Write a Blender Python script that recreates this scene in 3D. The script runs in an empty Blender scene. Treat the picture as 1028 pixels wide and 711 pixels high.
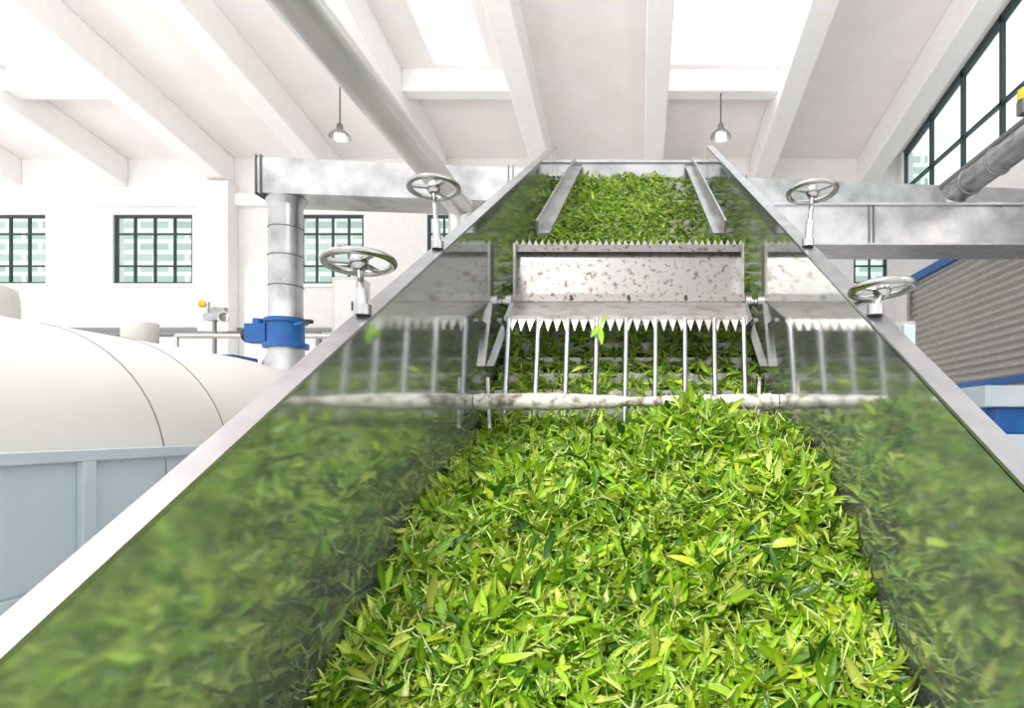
import bpy, bmesh, math, random
import numpy as np
from mathutils import Vector, Matrix
random.seed(4); rng=np.random.default_rng(7)
H=2.0   # eye height; builder z values are relative to eye level
sc=bpy.context.scene
sc.view_settings.view_transform='Standard'
sc.view_settings.exposure=.38

# ---------------- materials ----------------
def mat(name,col,rough=.5,metal=0,noise=None,nscale=8,bump=0,bscale=40,col2=None,stretch=None,spec=None,rvar=0):
    m=bpy.data.materials.new(name); m.use_nodes=True
    nt=m.node_tree; b=nt.nodes['Principled BSDF']
    b.inputs['Base Color'].default_value=(*col,1); b.inputs['Roughness'].default_value=rough; b.inputs['Metallic'].default_value=metal
    if spec is not None: b.inputs['Specular IOR Level'].default_value=spec
    tc=nt.nodes.new('ShaderNodeTexCoord'); mp=nt.nodes.new('ShaderNodeMapping'); nt.links.new(tc.outputs['Object'],mp.inputs[0])
    if stretch: mp.inputs['Scale'].default_value=stretch
    n=nt.nodes.new('ShaderNodeTexNoise'); n.inputs['Scale'].default_value=nscale; n.inputs['Detail'].default_value=6
    nt.links.new(mp.outputs[0],n.inputs[0])
    if col2 is not None:
        r=nt.nodes.new('ShaderNodeValToRGB'); lo,hi=noise or (.35,.65)
        r.color_ramp.elements[0].position=lo; r.color_ramp.elements[1].position=hi
        r.color_ramp.elements[0].color=(*col,1); r.color_ramp.elements[1].color=(*col2,1)
        nt.links.new(n.outputs[0],r.inputs[0]); nt.links.new(r.outputs[0],b.inputs['Base Color'])
    if rvar:
        mr=nt.nodes.new('ShaderNodeMapRange'); mr.inputs[3].default_value=max(.02,rough-rvar); mr.inputs[4].default_value=rough+rvar
        nt.links.new(n.outputs[0],mr.inputs[0]); nt.links.new(mr.outputs[0],b.inputs['Roughness'])
    if bump:
        n2=nt.nodes.new('ShaderNodeTexNoise'); n2.inputs['Scale'].default_value=bscale
        nt.links.new(mp.outputs[0],n2.inputs[0])
        bp=nt.nodes.new('ShaderNodeBump'); bp.inputs['Strength'].default_value=bump; bp.inputs['Distance'].default_value=.02
        nt.links.new(n2.outputs[0],bp.inputs['Height']); nt.links.new(bp.outputs[0],b.inputs['Normal'])
    return m
M={}
M['wall']=mat('white_plaster',(.84,.82,.81),.8,col2=(.88,.86,.85),bump=.05)
M['ceil']=mat('ceiling_plaster',(.89,.83,.82),.85,col2=(.92,.87,.86),nscale=2)
M['beam']=mat('beam_plaster',(.91,.89,.88),.8,col2=(.94,.92,.91))
M['floor']=mat('concrete_floor',(.48,.48,.46),.6,col2=(.58,.58,.55),nscale=3)
M['steel']=mat('polished_steel',(.44,.47,.46),.075,.85,col2=(.53,.55,.54),nscale=4,rvar=.03,noise=(.3,.7))
M['rim']=mat('brushed_steel_rim',(.42,.42,.44),.36,1,col2=(.54,.54,.56),nscale=10)
M['galv']=mat('galvanised_steel',(.34,.35,.35),.3,1,col2=(.55,.55,.55),nscale=4,rvar=.1)
M['galvband']=mat('galvanised_band',(.25,.26,.26),.45,1)
M['pipe']=mat('grey_metal_pipe',(.60,.58,.56),.30,.85,col2=(.66,.64,.62),nscale=2)
M['cream']=mat('cream_enamel',(.68,.66,.62),.42,col2=(.73,.71,.67),nscale=2)
M['seam']=mat('dark_seam',(.12,.11,.1),.6)
M['bluegrey']=mat('pale_blue_grey_paint',(.48,.56,.61),.5,col2=(.55,.62,.66),nscale=2)
M['blue']=mat('blue_paint',(.005,.09,.34),.4,col2=(.01,.13,.40))
M['dark']=mat('dark_rubber',(.03,.03,.03),.6)
M['frame']=mat('dark_teal_frame',(.025,.05,.055),.5)
M['worn']=mat('worn_white_bar',(.74,.72,.68),.5,.1,col2=(.22,.17,.12),noise=(.46,.66),nscale=24,bump=.3)
M['rust']=mat('speckled_paddle_steel',(.21,.205,.20),.36,.7,col2=(.10,.065,.045),noise=(.54,.68),nscale=42,stretch=(1,1,1),rvar=.12)
M['palemetal']=mat('pale_blade_metal',(.40,.39,.375),.35,.6,col2=(.24,.20,.16),noise=(.48,.72),nscale=16)
M['belt']=mat('belt_slats',(.30,.33,.25),.5,.2,col2=(.2,.24,.15),nscale=10)
M['shutter']=mat('shutter_metal',(.40,.38,.36),.5,.3,col2=(.46,.44,.41))
M['chrome']=mat('chrome_wheel',(.40,.40,.39),.2,1)
M['yellow']=mat('yellow_plastic',(.8,.5,.03),.4)
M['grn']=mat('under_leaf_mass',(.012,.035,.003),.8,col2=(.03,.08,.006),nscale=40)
M['hedge']=mat('outside_foliage',(.16,.24,.17),.8,col2=(.30,.38,.30),nscale=2)
def glass():
    m=bpy.data.materials.new('window_glass'); m.use_nodes=True; nt=m.node_tree; nt.nodes.clear()
    o=nt.nodes.new('ShaderNodeOutputMaterial'); t=nt.nodes.new('ShaderNodeBsdfTransparent'); g=nt.nodes.new('ShaderNodeBsdfGlossy')
    t.inputs[0].default_value=(.93,.97,.97,1); g.inputs['Roughness'].default_value=.05
    mx=nt.nodes.new('ShaderNodeMixShader'); mx.inputs[0].default_value=.06
    nt.links.new(t.outputs[0],mx.inputs[1]); nt.links.new(g.outputs[0],mx.inputs[2]); nt.links.new(mx.outputs[0],o.inputs[0]); return m
M['glass']=glass()
def emis(name,col,s):
    m=bpy.data.materials.new(name); m.use_nodes=True; b=m.node_tree.nodes['Principled BSDF']
    b.inputs['Emission Color'].default_value=(*col,1); b.inputs['Emission Strength'].default_value=s; return m
M['bulb']=emis('lamp_bulb',(1,.95,.85),2)
def facade():
    m=bpy.data.materials.new('striped_facade'); m.use_nodes=True; nt=m.node_tree; b=nt.nodes['Principled BSDF']
    tc=nt.nodes.new('ShaderNodeTexCoord'); br=nt.nodes.new('ShaderNodeTexBrick'); mp=nt.nodes.new('ShaderNodeMapping')
    mp.inputs['Rotation'].default_value=(math.pi/2,0,0)
    nt.links.new(tc.outputs['Object'],mp.inputs[0]); nt.links.new(mp.outputs[0],br.inputs[0])
    br.inputs['Color1'].default_value=(.20,.28,.23,1); br.inputs['Color2'].default_value=(.28,.36,.31,1); br.inputs['Mortar'].default_value=(.48,.55,.51,1)
    br.inputs['Scale'].default_value=1; br.inputs['Brick Width'].default_value=.9; br.inputs['Row Height'].default_value=.30; br.inputs['Mortar Size'].default_value=.06
    nt.links.new(br.outputs[0],b.inputs['Base Color']); b.inputs['Roughness'].default_value=.8; return m
M['facade']=facade()
def leafmat():
    m=bpy.data.materials.new('tea_leaf'); m.use_nodes=True; nt=m.node_tree; b=nt.nodes['Principled BSDF']; o=nt.nodes['Material Output']
    a=nt.nodes.new('ShaderNodeAttribute'); a.attribute_name='Col'
    nt.links.new(a.outputs['Color'],b.inputs['Base Color']); b.inputs['Roughness'].default_value=.36
    t=nt.nodes.new('ShaderNodeBsdfTranslucent'); nt.links.new(a.outputs['Color'],t.inputs[0])
    mx=nt.nodes.new('ShaderNodeMixShader'); mx.inputs[0].default_value=.22
    nt.links.new(b.outputs[0],mx.inputs[1]); nt.links.new(t.outputs[0],mx.inputs[2]); nt.links.new(mx.outputs[0],o.inputs[0]); return m
M['leaf']=leafmat()

# ---------------- builder ----------------
class B:
    def __init__(s,name): s.n=name; s.v=[]; s.f=[]; s.m=[]; s.sm=[]; s.ms=[]
    def mi(s,k):
        if k not in s.ms: s.ms.append(k)
        return s.ms.index(k)
    def add(s,vs,fs,k,smooth=False):
        o=len(s.v); s.v+= [tuple(v) for v in vs]; i=s.mi(k)
        for f in fs: s.f.append([o+j for j in f]); s.m.append(i); s.sm.append(smooth)
    def hexa(s,p,k):
        s.add(p,[(0,1,2,3),(4,7,6,5),(0,4,5,1),(1,5,6,2),(2,6,7,3),(3,7,4,0)],k)
    def box(s,x0,x1,y0,y1,z0,z1,k):
        s.hexa([(x0,y0,z0),(x1,y0,z0),(x1,y1,z0),(x0,y1,z0),(x0,y0,z1),(x1,y0,z1),(x1,y1,z1),(x0,y1,z1)],k)
    def beam(s,a,b,w,h,k,up=(0,0,1)):
        a=Vector(a);b=Vector(b);t=(b-a).normalized();u=Vector(up);r=t.cross(u).normalized();u=r.cross(t)
        r*=w/2;u*=h/2
        s.hexa([a-r-u,a+r-u,b+r-u,b-r-u,a-r+u,a+r+u,b+r+u,b-r+u],k)
    def ext(s,pts,d,k):
        n=len(pts);d=Vector(d);P=[Vector(p) for p in pts]
        s.add(P+[p+d for p in P],[list(range(n)),list(range(2*n-1,n-1,-1))]+[(i,(i+1)%n,n+(i+1)%n,n+i) for i in range(n)],k)
    def lathe(s,c,ax,prof,k,seg=32,cap=True):
        c=Vector(c);ax=Vector(ax).normalized();u=ax.orthogonal().normalized();w=ax.cross(u)
        vs=[];fs=[]
        for (h,r) in prof:
            for i in range(seg):
                a=2*math.pi*i/seg; vs.append(c+ax*h+(u*math.cos(a)+w*math.sin(a))*r)
        for j in range(len(prof)-1):
            for i in range(seg):
                i2=(i+1)%seg; fs.append((j*seg+i,j*seg+i2,(j+1)*seg+i2,(j+1)*seg+i))
        s.add(vs,fs,k,True)
        if cap:
            s.add(vs[:seg],[list(range(seg))],k); s.add(vs[-seg:],[list(range(seg))],k)
    def cyl(s,a,b,r,k,seg=20,r2=None):
        a=Vector(a);b=Vector(b);L=(b-a).length
        s.lathe(a,b-a,[(0,r),(L,r if r2 is None else r2)],k,seg)
    def torus(s,c,n,R,r,k,seg=40,ms=10):
        c=Vector(c);n=Vector(n).normalized();u=n.orthogonal().normalized();w=n.cross(u);vs=[];fs=[]
        for i in range(seg):
            a=2*math.pi*i/seg;d=u*math.cos(a)+w*math.sin(a)
            for j in range(ms):
                b=2*math.pi*j/ms; vs.append(c+d*(R+r*math.cos(b))+n*r*math.sin(b))
        for i in range(seg):
            for j in range(ms):
                fs.append((i*ms+j,((i+1)%seg)*ms+j,((i+1)%seg)*ms+(j+1)%ms,i*ms+(j+1)%ms))
        s.add(vs,fs,k,True)
    def tube(s,pts,r,k,seg=12):
        for a,b in zip(pts[:-1],pts[1:]): s.cyl(a,b,r,k,seg)
        for p in pts[1:-1]: s.sphere(p,r,k)
    def sphere(s,c,r,k,sz=1,seg=16):
        n=8; s.lathe(c,(0,0,1),[(-r*sz*math.cos(math.pi*i/n),max(.0005,r*math.sin(math.pi*i/n))) for i in range(n+1)],k,seg,False)
    def done(s,bevel=0,parent=None):
        me=bpy.data.meshes.new(s.n); V=np.array(s.v); c=(V.min(0)+V.max(0))/2
        me.from_pydata((V-c).tolist(),[],s.f)
        for k in s.ms: me.materials.append(M[k])
        me.polygons.foreach_set('material_index',s.m); me.polygons.foreach_set('use_smooth',s.sm)
        bm=bmesh.new();bm.from_mesh(me);bmesh.ops.recalc_face_normals(bm,faces=bm.faces);bm.to_mesh(me);bm.free()
        o=bpy.data.objects.new(s.n,me); o.location=(c[0],c[1],c[2]+H); sc.collection.objects.link(o)
        if parent is not None:
            o.parent=parent; o.location=Vector(o.location)-parent.location
        if bevel:
            b=o.modifiers.new('bev','BEVEL');b.width=bevel;b.segments=2;b.limit_method='ANGLE';b.angle_limit=math.radians(50)
        return o

# ---------------- room ----------------
XL,XR,YB,YN=-13.0,4.6,11.0,-2.5
def slab(y): return 4.8+.16*(11-y)
b=B('floor'); b.box(XL,XR+.2,YN,YB+.2,-2.2,-2.0,'floor'); b.done()
wins=[(-11.9,-10.55),(-9.35,-7.93),(-6.03,-4.88),(-3.75,-2.6),(3.85,4.45)]
wz0,wz1=2.57,3.81
b=B('wall_back')
b.box(XL,XR+.2,YB,YB+.25,-2,wz0,'wall'); b.box(XL,XR+.2,YB,YB+.25,wz1,5.1,'wall')
xs=[XL]+[v for w in wins for v in w]+[XR+.2]
for i in range(0,len(xs),2): b.box(xs[i],xs[i+1],YB,YB+.25,wz0,wz1,'wall')
b.done()
for i,(a,c) in enumerate(wins):
    w=B('window_%d'%(i+1)); y0,y1=YB+.04,YB+.09; t=.045
    w.box(a,c,y0,y1,wz0,wz0+t,'frame'); w.box(a,c,y0,y1,wz1-t,wz1,'frame'); w.box(a,a+t,y0,y1,wz0+t,wz1-t,'frame'); w.box(c-t,c,y0,y1,wz0+t,wz1-t,'frame')
    for f in ((.25,.5,.75) if c-a>1 else (.5,)):
        x=a+(c-a)*f; w.box(x-.014,x+.014,y0,y1,wz0+t,wz1-t,'frame')
    for f in (.27,.73): z=wz0+(wz1-wz0)*f; w.box(a+t,c-t,y0+.005,y1-.005,z-.013,z+.013,'frame')
    w.box(a+t,c-t,y0+.02,y0+.026,wz0+t,wz1-t,'glass')
    w.box(a-.06,c+.06,YB-.05,YB+.03,wz0-.06,wz0,'beam')
    w.done()
b=B('pillar'); b.box(-7.63,-7.1,YB-.3,YB,-2,4.3,'wall'); b.done(.01)
b=B('trim_1'); b.box(XL,XR,YB-.12,YB,3.93,4.15,'beam'); b.done(.01)
b=B('trim_2'); b.box(-10.4,-5.2,YB-.06,YB,1.72,1.78,'galvband'); b.done()
b=B('wall_right'); b.box(XR,XR+.2,YN,YB,-2,3.5,'wall')
for y0,y1 in ((YN,-2.2),(10.75,YB)): b.box(XR,XR+.2,y0,y1,3.5,4.8,'wall')
b.done()
w=B('window_6'); x0,x1=XR+.04,XR+.10
yy=[10.75-.95*i for i in range(14)]
w.box(x0,x1,yy[-1],10.75,3.5,3.57,'frame'); w.box(x0,x1,yy[-1],10.75,4.14,4.18,'frame')
for y in yy:
    w.box(x0,x1,y-.025,y+.025,3.5,slab(y),'frame')
w.beam((XR+.07,yy[-1],slab(yy[-1])-.06),(XR+.07,10.75,slab(10.75)-.06),.06,.1,'frame')
w.ext([(XR+.07,yy[-1],3.5),(XR+.07,10.75,3.5),(XR+.07,10.75,slab(10.75)),(XR+.07,yy[-1],slab(yy[-1]))],(.006,0,0),'glass'); w.done()
b=B('ceiling'); bx=[.27+1.9*n for n in range(-6,3)]; edges=[XL]+bx+[XR+.2]
def pan(x0,x1,y0,y1):
    b.hexa([(x0,y0,slab(y0)),(x1,y0,slab(y0)),(x1,y1,slab(y1)),(x0,y1,slab(y1)),(x0,y0,slab(y0)+.15),(x1,y0,slab(y0)+.15),(x1,y1,slab(y1)+.15),(x0,y1,slab(y1)+.15)],'ceil')
sky=[]
for x0,x1 in zip(edges[:-1],edges[1:]):
    op=None
    if abs(x0-(.27-3.8))<.1: op=(x0+.65,x1-.45)
    elif abs(x0-.27)<.1: op=(x0+.12,x1-.12)
    elif abs(x0-(.27-9.5))<.1: op=(x0+.2,x1-.4)
    if op is None: pan(x0,x1,YN,YB+.25); continue
    pan(x0,op[0],YN,YB+.25); pan(op[1],x1,YN,YB+.25)
    ys=[YN,.8,4.4,5.2,8.75,YB+.25]  # near opening of each bay is unseen, added to let more light in
    for i in (0,2,4): pan(op[0],op[1],ys[i],ys[i+1])
    for i in (1,3): sky.append((*op,ys[i],ys[i+1]))
b.done()
for i,(x0,x1,y0,y1) in enumerate(sky):
    w=B('window_%d'%(7+i)); z=.15
    w.hexa([(x0,y0,slab(y0)+z),(x1,y0,slab(y0)+z),(x1,y1,slab(y1)+z),(x0,y1,slab(y1)+z),(x0,y0,slab(y0)+z+.01),(x1,y0,slab(y0)+z+.01),(x1,y1,slab(y1)+z+.01),(x0,y1,slab(y1)+z+.01)],'glass'); w.done()
for x in bx:
    b=B('ceiling_beam'); d=.5
    b.hexa([(x-.16,YN,slab(YN)-d),(x+.16,YN,slab(YN)-d),(x+.16,YB,slab(YB)-d),(x-.16,YB,slab(YB)-d),(x-.16,YN,slab(YN)),(x+.16,YN,slab(YN)),(x+.16,YB,slab(YB)),(x-.16,YB,slab(YB))],'beam'); b.done(.015)
b=B('ceiling_purlin')
for yp in (4.8,8.95):
    for x0,x1 in zip(bx[:-1],bx[1:]):
        if not (abs(x0-(.27-3.8))<.1 or abs(x0-.27)<.1 or abs(x0-(.27-9.5))<.1): continue
        b.box(x0+.16,x1-.16,yp-.12,yp+.12,slab(yp)-.3,slab(yp)+.02,'beam')
b.done(.01)
b=B('neighbouring_building'); b.box(-22,8,17,17.5,-2,7.5,'facade'); b.done()
b=B('hedge'); b.box(9,9.6,-6,14,-2,5.2,'hedge'); b.done()

# ---------------- hopper ----------------
xl,xr=-.645,.555
def rim(y): return 2.26-.577*(4.96-y)
def belt(y): return -.1+.83*(y-2.44)
b=B('leaf_feed_conveyor'); t=.012
prof=[(.25,rim(.25)),(.25,-1.4),(2.0,-.62),(4.96,1.84),(4.96,rim(4.96))]
b.ext([(xl,y,z) for y,z in prof],(-t,0,0),'steel'); b.ext([(xr,y,z) for y,z in prof],(t,0,0),'steel')
for s,x in((-1,xl),(1,xr)):
    xo=x+s*.042
    a0,a1=.25,4.98
    b.hexa([(x,a0,rim(a0)-.003),(xo,a0,rim(a0)-.003),(xo,a1,rim(a1)-.003),(x,a1,rim(a1)-.003),(x,a0,rim(a0)+.008),(xo,a0,rim(a0)+.008),(xo,a1,rim(a1)+.008),(x,a1,rim(a1)+.008)],'rim')
    b.hexa([(xo,a0,rim(a0)-.05),(xo+s*.008,a0,rim(a0)-.05),(xo+s*.008,a1,rim(a1)-.05),(xo,a1,rim(a1)-.05),(xo,a0,rim(a0)+.008),(xo+s*.008,a0,rim(a0)+.008),(xo+s*.008,a1,rim(a1)+.008),(xo,a1,rim(a1)+.008)],'rim')
b.box(xl,xr,.238,.25,-1.4,rim(.25),'steel')
for (ya,za),(yb,zb) in (((.25,-1.4),(2.0,-.62)),((2.0,-.62),(4.96,1.84))):
    b.hexa([(xl,ya,za-.02),(xr,ya,za-.02),(xr,yb,zb-.02),(xl,yb,zb-.02),(xl,ya,za),(xr,ya,za),(xr,yb,zb),(xl,yb,zb)],'steel')
b.hexa([(xl+.01,1.9,belt(1.9)-.02),(xr-.01,1.9,belt(1.9)-.02),(xr-.01,4.93,belt(4.93)-.02),(xl+.01,4.93,belt(4.93)-.02),(xl+.01,1.9,belt(1.9)),(xr-.01,1.9,belt(1.9)),(xr-.01,4.93,belt(4.93)),(xl+.01,4.93,belt(4.93))],'belt')
y=2.6
while y<4.9:
    b.beam((xl+.02,y,belt(y)+.022),(xr-.02,y,belt(y)+.022),.012,.055,'palemetal'); y+=.1
b.cyl((xl,4.95,1.9),(xr,4.95,1.9),.07,'galv',24)
b.box(xl+.001,xr-.001,4.95,4.965,1.99,2.13,'galv'); b.box(xl,xr,4.93,4.97,2.125,2.14,'rim')
for x in (-.46,.40):
    b.beam((x,3.02,.95),(x*1.02,4.93,2.10),.06,.012,'galv'); b.beam((x+(.03 if x>0 else -.03),3.02,.98),(x*1.02+(.03 if x>0 else -.03),4.93,2.13),.01,.07,'galv')
for yy_,zt in ((.6,-1.3),(2.2,-.5),(3.6,.65),(4.8,1.65)):
    for x in (xl-.04,xr+.04):
        b.box(x-.03,x+.03,yy_-.03,yy_+.03,-2,rim(yy_)-.06,'bluegrey')
    b.box(xl-.04,xr+.04,yy_-.025,yy_+.025,zt-.12,zt-.07,'bluegrey')
conv=b.done()

# ---------------- leveller ----------------
def teeth(b,x0,x1,n,pbase,ptip,k,th=(0,.004,0)):
    w=(x1-x0)/n
    for i in range(n):
        a=x0+i*w
        b.ext([(a,*pbase),(a+w,*pbase),(a+w/2,*ptip)],th,k)
b=B('toothed_leveller_paddle')
b.cyl((xl+.002,2.95,.60),(xr-.002,2.95,.60),.018,'galv')
px0,px1=-.585,.50
b.hexa([(px0,2.94,.615),(px1,2.94,.615),(px1,2.952,.615),(px0,2.952,.615),(px0,2.985,.86),(px1,2.985,.86),(px1,2.997,.86),(px0,2.997,.86)],'rust')
b.box(px0-.005,px1+.005,2.955,2.99,.845,.878,'rust')
teeth(b,px0-.01,px1+.01,36,(2.962,.872),(2.96,.905),'palemetal')
b.hexa([(px0-.01,2.93,.595),(px1+.01,2.93,.595),(px1+.01,2.95,.63),(px0-.01,2.95,.63),(px0-.01,2.92,.60),(px1+.01,2.92,.60),(px1+.01,2.94,.64),(px0-.01,2.94,.64)],'rust')
lx0,lx1=-.555,.475
b.hexa([(px0,2.93,.595),(px1,2.93,.595),(lx1,2.66,.468),(lx0,2.66,.468),(px0,2.93,.602),(px1,2.93,.602),(lx1,2.66,.476),(lx0,2.66,.476)],'palemetal')
teeth(b,lx0,lx1,27,(2.658,.474),(2.635,.413),'palemetal')
b.box(lx0,lx1,2.655,2.662,.468,.485,'palemetal')
for s,x,e in ((-1,px0,-.625),(1,px1,.535)):
    b.beam((x,2.93,.60),(e,2.62,.26),.035,.01,'galv')
    b.box(x-.006,x+.006,2.93,3.0,.60,.88,'palemetal')
    b.cyl((x+s*.012,2.95,.6),(x+s*.04,2.95,.6),.035,'galv')
    b.box(min(x,x+s*.02),max(x,x+s*.02),2.66,2.95,.46,.475,'galvband')
for dx in (.25,.5,.75):
    xx=px0+(px1-px0)*dx; b.cyl((xx,2.925,.622),(xx,2.915,.622),.008,'dark',8)
b.done(parent=conv)
b=B('tine_rake')
for i in range(9):
    x=-.553+i*.1262
    b.cyl((x,2.66,.47),(x-.006,2.565,-.04 if i<3 else .0),.0115,'rim',10)
b.beam((lx0,2.68,.472),(lx1,2.68,.472),.03,.02,'galvband')
b.done(parent=conv)
b=B('spreader_bar')
N=24
pr=[]
for i in range(N+1):
    f=i/N; pr.append((f*1.196,.023+.005*math.sin(f*9)+.004*random.random()+(.005 if f<.5 else 0)))
b.lathe((xl+.002,2.44,.105),(1,0,0),pr,'worn',16)
b.lathe((xl+.03,2.44,.105),(1,0,0),[(0,.034),(.03,.034)],'worn',16); b.lathe((xr-.06,2.44,.105),(1,0,0),[(0,.034),(.03,.034)],'worn',16)
b.cyl((xl+.06,2.44,.0),(xl+.055,2.43,.2),.007,'worn',8); b.cyl((xr-.08,2.44,.0),(xr-.075,2.43,.2),.007,'worn',8)
b.done(parent=conv)

# ---------------- handwheels ----------------
for (x,y,z,R,zb) in ((-.69,1.53,.412,.080,0),(-.69,2.09,.815,.080,0),(.60,2.12,.812,.080,0),(.605,1.53,.345,.072,0)):
    b=B('handwheel'); s=-1 if x<0 else 1
    n=Vector((-.06,.09,1)).normalized() ; c=Vector((x,y,z))
    b.torus(c,n,R,.0095,'chrome'); b.lathe(c-n*.02,n,[(0,.016),(.012,.022),(.035,.022),(.04,.014)],'chrome',20)
    u=n.orthogonal().normalized(); w2=n.cross(u)
    for i in range(3):
        a=2*math.pi*i/3+.6; d=u*math.cos(a)+w2*math.sin(a)
        b.beam(c+d*.015,c+d*R,.014,.009,'chrome',up=n)
    fx=xl-.022 if s<0 else xr+.022
    foot=Vector((fx,y-.03,rim(y)+.004)); top=c-n*.01
    b.cyl(foot,top,.0085,'chrome',12); b.cyl(foot,foot+(top-foot)*.45,.013,'galv',14)
    b.cyl(foot-Vector((0,0,.01)),foot+Vector((0,0,.015)),.02,'rim',14)
    b.done()

# ---------------- leaves ----------------
def sm(a,b_,x):
    t=np.clip((x-a)/(b_-a),0,1); return t*t*(3-2*t)
def pile(x,y):
    c=np.where(y<2.15,-.57+.59*(y-1.2),-.01-.25*(y-2.15))
    c=c-.13*sm(.05,.6,-x)*sm(1.3,2.3,y)
    c=c+.08*np.exp(-((y-1.8)/.28)**2)*sm(.1,.5,x)-.07*sm(.25,.55,x)*sm(2.0,2.4,y)
    c=c+.06*np.exp(-((x-.17)/.13)**2)*sm(1.8,2.15,y)
    c=c+.018*np.sin(7*x+3*y)+.014*np.sin(13*y-5*x+1)+.01*np.sin(19*x+11*y)
    return c
def surf(x,y): return np.maximum(pile(x,y),belt(y)+.02)
gx=np.linspace(xl+.008,xr-.008,50); gy=np.linspace(.27,3.0,110)
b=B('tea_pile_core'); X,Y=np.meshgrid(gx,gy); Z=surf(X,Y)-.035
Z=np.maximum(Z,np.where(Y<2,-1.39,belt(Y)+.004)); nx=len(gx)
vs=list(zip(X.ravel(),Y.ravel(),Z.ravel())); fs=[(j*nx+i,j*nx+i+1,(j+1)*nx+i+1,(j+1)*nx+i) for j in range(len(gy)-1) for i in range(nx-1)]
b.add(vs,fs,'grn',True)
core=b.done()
def norm(a): return a/np.linalg.norm(a,axis=1,keepdims=True)
TS=np.array([0,.10,.26,.46,.66,.84,.95,1.0]); WS=np.array([.10,.42,.84,1.0,.92,.62,.28,.04]); NS=len(TS)
def mkleaves(P,D,Nn,L,W,curl,bend,fold,col):
    n=len(P); T=norm(D); Bv=norm(np.cross(Nn,T)); Nv=np.cross(T,Bv)
    V=np.zeros((n,NS,3,3)); C=np.zeros((n,NS,3,4)); C[...,3]=1
    for i,(t,w) in enumerate(zip(TS,WS)):
        cen=P+T*(L*(t-.25*np.abs(curl)*t*t))[:,None]+Nv*(curl*L*t*t)[:,None]+Bv*(bend*L*t*t)[:,None]
        off=Bv*(W*.5*w)[:,None]; up=Nv*(fold*W*.5*w)[:,None]
        V[:,i,0]=cen-off+up; V[:,i,1]=cen; V[:,i,2]=cen+off+up
        for j,f in enumerate((.9,1.28,.9)): C[:,i,j,:3]=col*f*(1.12-.22*t)
    return V.reshape(n,NS*3,3),C.reshape(n,NS*3,4)
base=[]
for i in range(NS-1):
    for j in range(2):
        a=i*3+j; base.append((a,a+1,a+4,a+3))
base=np.array(base)
def shoots(xs_,ys_,lift,scale=1.0,tilt=.45):
    n=len(xs_); e=.01
    z=surf(xs_,ys_); gxn=(surf(xs_+e,ys_)-z)/e; gyn=(surf(xs_,ys_+e)-z)/e
    Nn=norm(np.stack([-gxn,-gyn,np.ones(n)],1)); P0=np.stack([xs_,ys_,z],1)+Nn*lift[:,None]
    a=rng.uniform(0,2*np.pi,n); R=np.stack([np.cos(a),np.sin(a),np.zeros(n)],1)
    D=norm(R-Nn*np.sum(R*Nn,1)[:,None]); D=norm(D+Nn*rng.normal(.10,tilt,n)[:,None])
    Vs=[];Cs=[]
    pal=np.array([[.34,.57,.016],[.23,.46,.013],[.50,.66,.04],[.11,.29,.010],[.045,.16,.010],[.60,.70,.12]])
    pr=np.array([.28,.25,.18,.15,.06,.08])
    clump=.86+.18*np.sin(9*xs_+4*np.sin(6*ys_))*np.sin(8*ys_+3*np.sin(5*xs_))
    dull=rng.uniform(.4,1,n)**.5*clump
    sz=rng.uniform(.72,1.15,n)
    stemdir=None
    for k in range(6):
        ci=rng.choice(6,n,p=pr)
        sp=[.0,.4,-.4,0,.75,0][k]*rng.uniform(.3,1.7,n)
        side=norm(np.cross(Nn,D)); d=norm(D*np.cos(sp)[:,None]+side*np.sin(sp)[:,None]+Nn*rng.normal(0,.22,n)[:,None])
        nr=norm(Nn+rng.normal(0,.6,(n,3)))
        L=scale*sz*(rng.uniform(.058,.098,n) if k in(1,2) else rng.uniform(.04,.075,n))
        W=L*(rng.uniform(.18,.31,n) if k in (1,2,4) else rng.uniform(.08,.13,n))
        if k in (3,5):
            W=np.full(n,.0044)
            d=norm((-D if k==3 else D)+rng.normal(0,.3,(n,3)))
        fold=rng.uniform(.1,1.1,n) if k not in (3,5) else np.full(n,.8)
        col=pal[ci]*rng.uniform(.78,1.22,(n,1))*dull[:,None]
        if k in (3,5): col=np.array([[.50,.64,.18]])*rng.uniform(.7,1.15,(n,1))
        if k==0: col=np.array([[.48,.64,.09]])*.6+col*.4
        P=P0.copy()
        if k==5: P=P+rng.normal(0,.012,(n,3))+Nn*.006
        v,c=mkleaves(P,d,nr,L,W,rng.normal(-.08,.42,n),rng.normal(0,.22,n),fold,col)
        Vs.append(v);Cs.append(c)
    return np.concatenate(Vs),np.concatenate(Cs)
allV=[];allC=[]
def scatter(n,y0,y1,l0,l1,scale=1,tilt=.4,xb=None,pow_=1):
    ys_=rng.uniform(y0,y1,n); xs_=rng.uniform(xl+.02,xr-.02,n) if xb is None else rng.uniform(xb[0],xb[1],n)
    v,c=shoots(xs_,ys_,rng.uniform(l0,l1,n),scale,tilt); allV.append(v);allC.append(c)
scatter(7200,.9,2.55,-.02,.015,.95,.32)
scatter(1000,.3,.9,-.02,.015,.95,.3)
scatter(1500,1.0,2.1,.01,.032,.9,.5)
scatter(1700,2.5,3.5,0,.03,.8,.3)
scatter(800,3.4,4.0,0,.03,.8,.35)
scatter(1800,3.9,4.90,0.01,.05,.75,.35,(xl+.02,.20))
scatter(380,3.9,4.9,0.01,.03,.75,.3,(.18,xr-.02))
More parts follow.
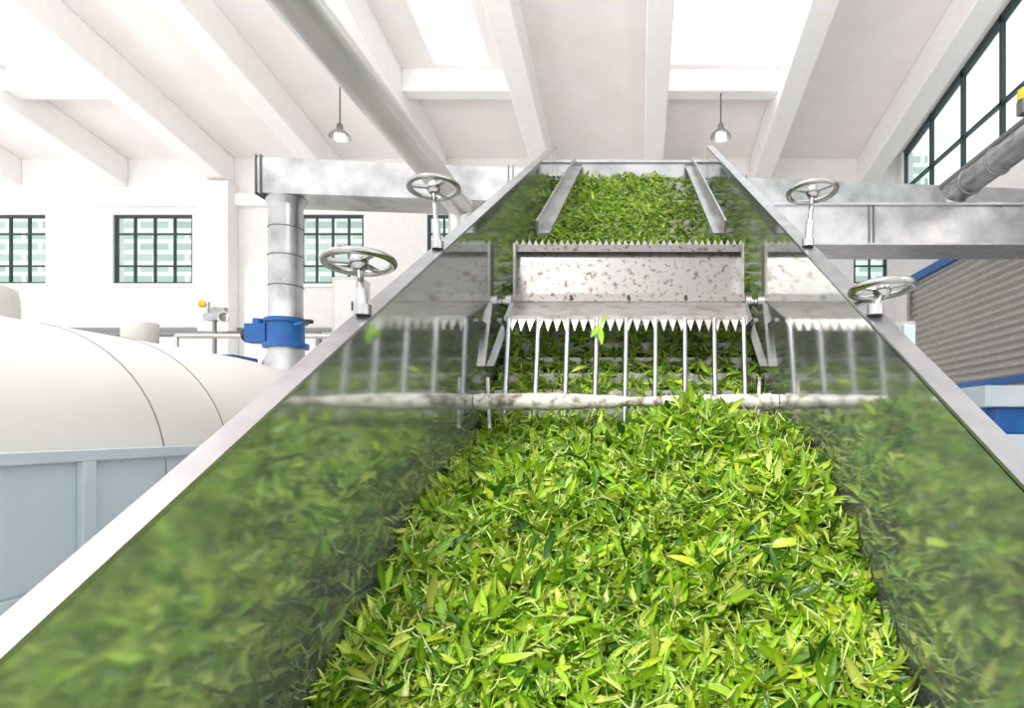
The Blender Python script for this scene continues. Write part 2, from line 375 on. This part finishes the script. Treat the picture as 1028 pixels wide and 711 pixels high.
v,c=mkleaves(np.array([[-.16,2.62,.44]]*3),np.array([[.1,0,-1.],[-.5,-.1,-.7],[.4,-.1,.5]]),np.array([[0,-1,.1]]*3)+0.01,np.array([.09,.07,.05]),np.array([.025,.022,.015]),np.array([.1,-.1,0.]),np.zeros(3),np.array([.3]*3),np.array([[.3,.55,.02]]*3))
allV.append(v);allC.append(c)
V=np.concatenate(allV);C=np.concatenate(allC); n=len(V)
V[...,0]=np.clip(V[...,0],xl+.003,xr-.003)
V[...,1]=np.clip(V[...,1],.26,4.94)
V=V.reshape(-1,3); V[:,2]+=H
F=(base[None]+NS*3*np.arange(n)[:,None,None]).reshape(-1,4)
me=bpy.data.meshes.new('fresh_tea_leaves'); me.vertices.add(len(V)); me.vertices.foreach_set('co',V.ravel())
me.loops.add(F.size); me.loops.foreach_set('vertex_index',F.ravel().astype(np.int32))
me.polygons.add(len(F)); me.polygons.foreach_set('loop_start',(np.arange(len(F))*4).astype(np.int32))
me.update(calc_edges=True); me.polygons.foreach_set('use_smooth',np.ones(len(F),dtype=bool))
ca=me.color_attributes.new('Col','FLOAT_COLOR','POINT'); ca.data.foreach_set('color',C.reshape(-1))
me.materials.append(M['leaf'])
lo=bpy.data.objects.new('fresh_tea_leaves',me); sc.collection.objects.link(lo)
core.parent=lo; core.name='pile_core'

# ---------------- ducts & pipes ----------------
b=B('galvanised_air_duct')
def dy(x): return 6.0+.101*(x+3.66)
def rect_duct(b,xa,xb,z0,z1,dep,off=0):
    b.hexa([(xa,dy(xa)+off,z0),(xb,dy(xb)+off,z0),(xb,dy(xb)+dep+off,z0),(xa,dy(xa)+dep+off,z0),(xa,dy(xa)+off,z1),(xb,dy(xb)+off,z1),(xb,dy(xb)+dep+off,z1),(xa,dy(xa)+dep+off,z1)],'galv')
    x=xa+.01
    while x<xb:
        for w in (0,.045):
            b.hexa([(x+w,dy(x)-.02+off,z0-.02),(x+w+.012,dy(x)-.02+off,z0-.02),(x+w+.012,dy(x)+dep+.02+off,z0-.02),(x+w,dy(x)+dep+.02+off,z0-.02),(x+w,dy(x)-.02+off,z1+.02),(x+w+.012,dy(x)-.02+off,z1+.02),(x+w+.012,dy(x)+dep+.02+off,z1+.02),(x+w,dy(x)+dep+.02+off,z1+.02)],'galvband')
        x+=2.4
rect_duct(b,-3.72,4.4,2.29,2.64,.45)
px=-3.53; py=6.2
b.lathe((px,py,2.29),(0,0,-1),[(0,.19),(.06,.165),(.08,.155),(1.15,.155),(1.19,.17)],'galv',28)
for z in (2.0,1.72,1.42): b.torus((px,py,z),(0,0,1),.157,.008,'galvband',28,6)
b.done(.004)
b=B('blue_butterfly_valve')
b.lathe((px,py,1.09),(0,0,-1),[(0,.2),(.04,.2),(.04,.17),(.24,.17),(.24,.21),(.29,.21)],'blue',28)
b.box(px-.36,px-.15,py-.1,py+.05,.85,1.04,'blue'); b.cyl((px-.25,py-.05,1.04),(px-.25,py-.05,1.09),.05,'blue'); b.cyl((px-.4,py-.03,.93),(px-.35,py-.03,.93),.06,'dark')
b.beam((px+.15,py-.12,1.02),(px+.32,py-.15,1.05),.03,.03,'blue'); b.lathe((px+.30,py-.15,1.03),(0,0,1),[(0,.05),(.03,.05)],'dark',16)
b.done(.006)
b=B('cyclone_outlet')
b.lathe((px,py,.80),(0,0,-1),[(0,.17),(.05,.17),(.4,.30),(1.4,.30),(1.7,.15),(2.3,.12)],'galv',28)
for sx in(-1,1):
    for sy in (-1,1): b.box(px+sx*.29-.03,px+sx*.29+.03,py+sy*.29-.03,py+sy*.29+.03,-2,.2,'bluegrey')
b.box(px-.32,px+.32,py-.32,py+.32,-.05,.05,'bluegrey')
b.done()
b=B('fan_unit'); b.box(-4.33,-3.93,6.0,6.4,.60,.72,'blue'); b.box(-4.4,-3.9,5.95,6.45,-2,.60,'bluegrey'); b.done(.01)
b=B('overhead_pipe'); X0=-1.63
b.cyl((X0,-1.5,2.04),(X0,5.7,2.04),.112,'pipe',36)
b.torus((X0,5.2,2.04),(0,1,0),.113,.005,'pipe',28,6)
b.sphere((X0,5.7,2.04),.112,'pipe'); b.cyl((X0,5.7,2.04),(X0,5.7,-2),.112,'pipe',28)
b.done()
b=B('lower_air_duct')
b.box(1.05,4.35,5.35,5.75,1.60,1.93,'galv')
for x in (2.0,4.2):
    for w in (0,.04): b.box(x+w,x+w+.012,5.33,5.77,1.58,1.95,'galvband')
b.box(1.05,4.35,5.32,5.78,1.925,1.95,'rim'); b.box(1.05,4.35,5.32,5.78,1.58,1.60,'rim')
for x in (1.5,4.3): b.box(x-.03,x+.03,5.5,5.56,-2,1.6,'bluegrey')
b.done(.004)
b=B('branch_pipe')
b.cyl((2.86,-1,2.12),(2.86,5.6,2.12),.105,'galv',28); b.sphere((2.86,5.6,2.12),.105,'galv'); b.cyl((2.86,5.6,2.12),(2.86,5.6,1.95),.105,'galv',28)
for y in (4.3,4.9,5.3): b.torus((2.86,y,2.12),(0,1,0),.107,.01,'galvband',28,6)
b.cyl((3.05,-1,2.42),(3.05,6.2,2.42),.03,'galvband',12)
b.done()
b=B('warning_lamp'); b.box(2.98,3.06,4.78,4.86,2.45,2.56,'galvband'); b.lathe((3.02,4.82,2.56),(0,0,1),[(0,.05),(.08,.05),(.1,.02)],'yellow',16); b.done()

for x in (-4.29,1.2):
    b=B('pendant_lamp'); y=8.9; z=4.25
    b.cyl((x,y,z+.12),(x,y,slab(y)-(.29 if x>0 else 0)),.009,'dark',8)
    b.lathe((x,y,z),(0,0,1),[(-.06,.15),(-.03,.145),(.03,.09),(.06,.045),(.13,.04),(.14,.015)],'galv',28,False)
    b.sphere((x,y,z-.04),.075,'bulb')
    b.done()

# ---------------- drying drum (left) ----------------
b=B('cream_drying_drum'); cx,cz,R=-2.9,-.2,.70
pr=[(0,R)]+[(4.05+.95*math.sin(a),R*(.40+.60*math.cos(a))) for a in [i*math.pi/2/12 for i in range(13)]]
b.lathe((cx,.2,cz),(0,1,0),pr,'cream',64)
for y in (1.4,2.88,3.33): b.torus((cx,y,cz),(0,1,0),R+.0005,.003,'seam',64,6)
b.cyl((cx,5.15,cz),(cx,5.4,cz),.12,'galv')
drum=b.done()
b=B('support_frame')
fx=-2.2
b.box(fx-.03,fx,.2,4.0,-.60,-.12,'bluegrey')
b.box(fx-.05,fx+.03,.2,4.0,-.13,-.085,'bluegrey')
b.box(fx-.05,fx+.03,.2,4.0,-.65,-.60,'bluegrey')
for y in (.6,1.5,2.45,3.4,3.97): b.box(fx,fx+.03,y-.03,y+.03,-.60,-.13,'bluegrey')
b.box(-3.6,-3.57,.2,4.0,-.65,-.085,'bluegrey'); b.box(-3.6,fx,3.97,4.0,-.65,-.13,'bluegrey')
for x in (-3.55,fx-.05):
    for y in (.4,2.0,3.8): b.box(x-.04,x+.04,y-.04,y+.04,-2,-.65,'bluegrey')
b.done(.004,parent=drum)
b=B('rubber_hose')
for k in range(5):
    pts=[(-2.05+.03*k,.9+.25*i,-.78-.08*k+.05*math.sin(i*1.1+k)) for i in range(12)]
    b.tube(pts,.022,'dark',8)
b.tube([(-2.05,.9,-.95),(-2.05,.9,-2)],.03,'dark'); b.tube([(-1.98,3.65,-1.0),(-1.98,3.65,-2)],.03,'dark')
b.done()
b=B('chimney_stub'); b.lathe((-4.35,5.4,-2),(0,0,1),[(0,.12),(2.72,.12),(2.72,.135),(2.92,.135)],'cream',24); b.done()
b=B('storage_tank'); b.lathe((-6.55,6,-2),(0,0,1),[(0,.4),(3.25,.4),(3.38,.38),(3.42,.3)],'cream',32); b.done()
b=B('service_pipe')
b.tube([(-8.6,9.5,1.45),(-4.9,9.5,1.45),(-4.9,9.5,-2)],.045,'galvband'); b.tube([(-8.6,9.5,1.45),(-8.6,9.5,-2)],.045,'galvband'); b.tube([(-5.6,7.5,1.12),(-1.5,7.5,1.12)],.03,'pipe')
b.tube([(-5.6,7.5,1.12),(-5.6,7.5,-2)],.03,'pipe');b.tube([(-1.5,7.5,1.12),(-1.5,7.5,-2)],.03,'pipe'); b.done()
b=B('instrument_stand'); x=-6.3;y=9.2
b.cyl((x,y,-2),(x,y,1.6),.03,'galvband'); b.box(x-.12,x+.12,y-.08,y+.08,1.6,1.70,'galv'); b.box(x-.05,x+.17,y-.04,y+.04,1.70,1.80,'palemetal'); b.cyl((x-.1,y,1.7),(x-.1,y,1.88),.03,'galv',10)
b.lathe((x-.12,y,1.84),(-1,0,.2),[(0,.04),(.09,.06)],'yellow',14); b.torus((x+.2,y-.1,1.64),(0,1,0),.08,.012,'pipe',20,6); b.done()
b=B('electrical_cabinet'); b.box(-4.95,-4.5,10.0,10.4,-2,2.45,'cream'); b.box(-4.9,-4.55,9.985,10.0,1.5,2.4,'wall'); b.box(-4.62,-4.6,9.96,9.985,1.9,2.05,'dark'); b.done(.01)

# ---------------- right side ----------------
b=B('roller_shutter_door'); y0,y1=2.5,10.1; zt=2.35; z=-1.98; pts=[]
while z<zt-.02: pts+= [(4.52,z),(4.49,z+.03),(4.49,z+.065),(4.52,z+.095)]; z+=.1
vs=[];fs=[]
for xx,zz in pts: vs+=[(xx,y0,zz),(xx,y1,zz)]
for i in range(len(pts)-1): fs.append((2*i,2*i+1,2*i+3,2*i+2))
b.add(vs,fs,'shutter')
b.box(4.45,4.58,y1,y1+.1,-2,zt+.05,'palemetal'); b.box(4.45,4.58,y0-.1,y0,-2,zt+.05,'palemetal')
b.box(4.42,4.58,y0-.1,y1+.15,zt,zt+.12,'blue'); b.done()
b=B('blue_guard_rail'); b.box(3.98,4.06,3,9.2,.48,.56,'blue')
for y in (3.2,5,7,9): b.box(3.98,4.06,y-.04,y+.04,-2,.48,'blue')
b.done(.005)
b=B('blue_motor_unit'); b.box(3.0,3.9,5.2,6.4,-2,-.05,'bluegrey'); b.box(3.05,3.85,5.25,6.3,-.05,.18,'blue'); b.cyl((3.1,5.5,.05),(3.1,5.5,.25),.12,'blue'); b.box(2.9,3.9,5.15,6.45,.18,.36,'bluegrey'); b.done(.015)
b=B('leaf_elevator_frame'); b.beam((1.82,4.2,.70),(2.1,4.9,.2),.14,.08,'palemetal'); b.box(1.79,1.87,4.15,4.25,-2,.70,'bluegrey'); b.box(2.07,2.13,4.87,4.93,-2,.2,'bluegrey'); b.done(.006)

# ---------------- light ----------------
w=bpy.data.worlds.new('sky'); sc.world=w; w.use_nodes=True
bg=w.node_tree.nodes['Background']; bg.inputs[0].default_value=(.99,.99,1,1); bg.inputs[1].default_value=1.3
s=bpy.data.lights.new('sun','SUN'); s.energy=2.6; s.angle=.15; s.color=(1,.98,.93)
so=bpy.data.objects.new('sun',s); so.rotation_euler=(math.radians(48),0,math.radians(-22)); sc.collection.objects.link(so)
# added fill lights on stands, out of view, to brighten the ceiling
for x,y,z,e in ((-4.5,-.8,2.3,400),(2.6,-.8,1.2,360),(-10.5,1.0,2.3,330)):
    b=B('added_fill_light_stand'); b.box(x-.6,x+.6,y-.25,y+.25,z-.08,z-.02,'galv')
    b.cyl((x,y,-2),(x,y,z-.08),.04,'galv'); b.box(x-.35,x+.35,y-.35,y+.35,-2,-1.95,'galv')
    o=b.done()
    l=bpy.data.lights.new('added_ceiling_fill','AREA'); l.shape='RECTANGLE'; l.size=1.1; l.size_y=.45; l.energy=e; l.color=(1,.97,.96)
    lo2=bpy.data.objects.new('added_ceiling_fill',l); sc.collection.objects.link(lo2); lo2.location=(x,y,z+H); lo2.rotation_euler=(math.pi,0,0)
c=bpy.data.cameras.new('camera'); co=bpy.data.objects.new('camera',c); sc.collection.objects.link(co)
co.location=(0,0,H); co.rotation_euler=(math.pi/2,0,0); c.sensor_fit='HORIZONTAL'; c.sensor_width=36; c.lens=21.71; c.shift_x=-.1226; c.shift_y=.0725; c.clip_start=.02
sc.camera=co
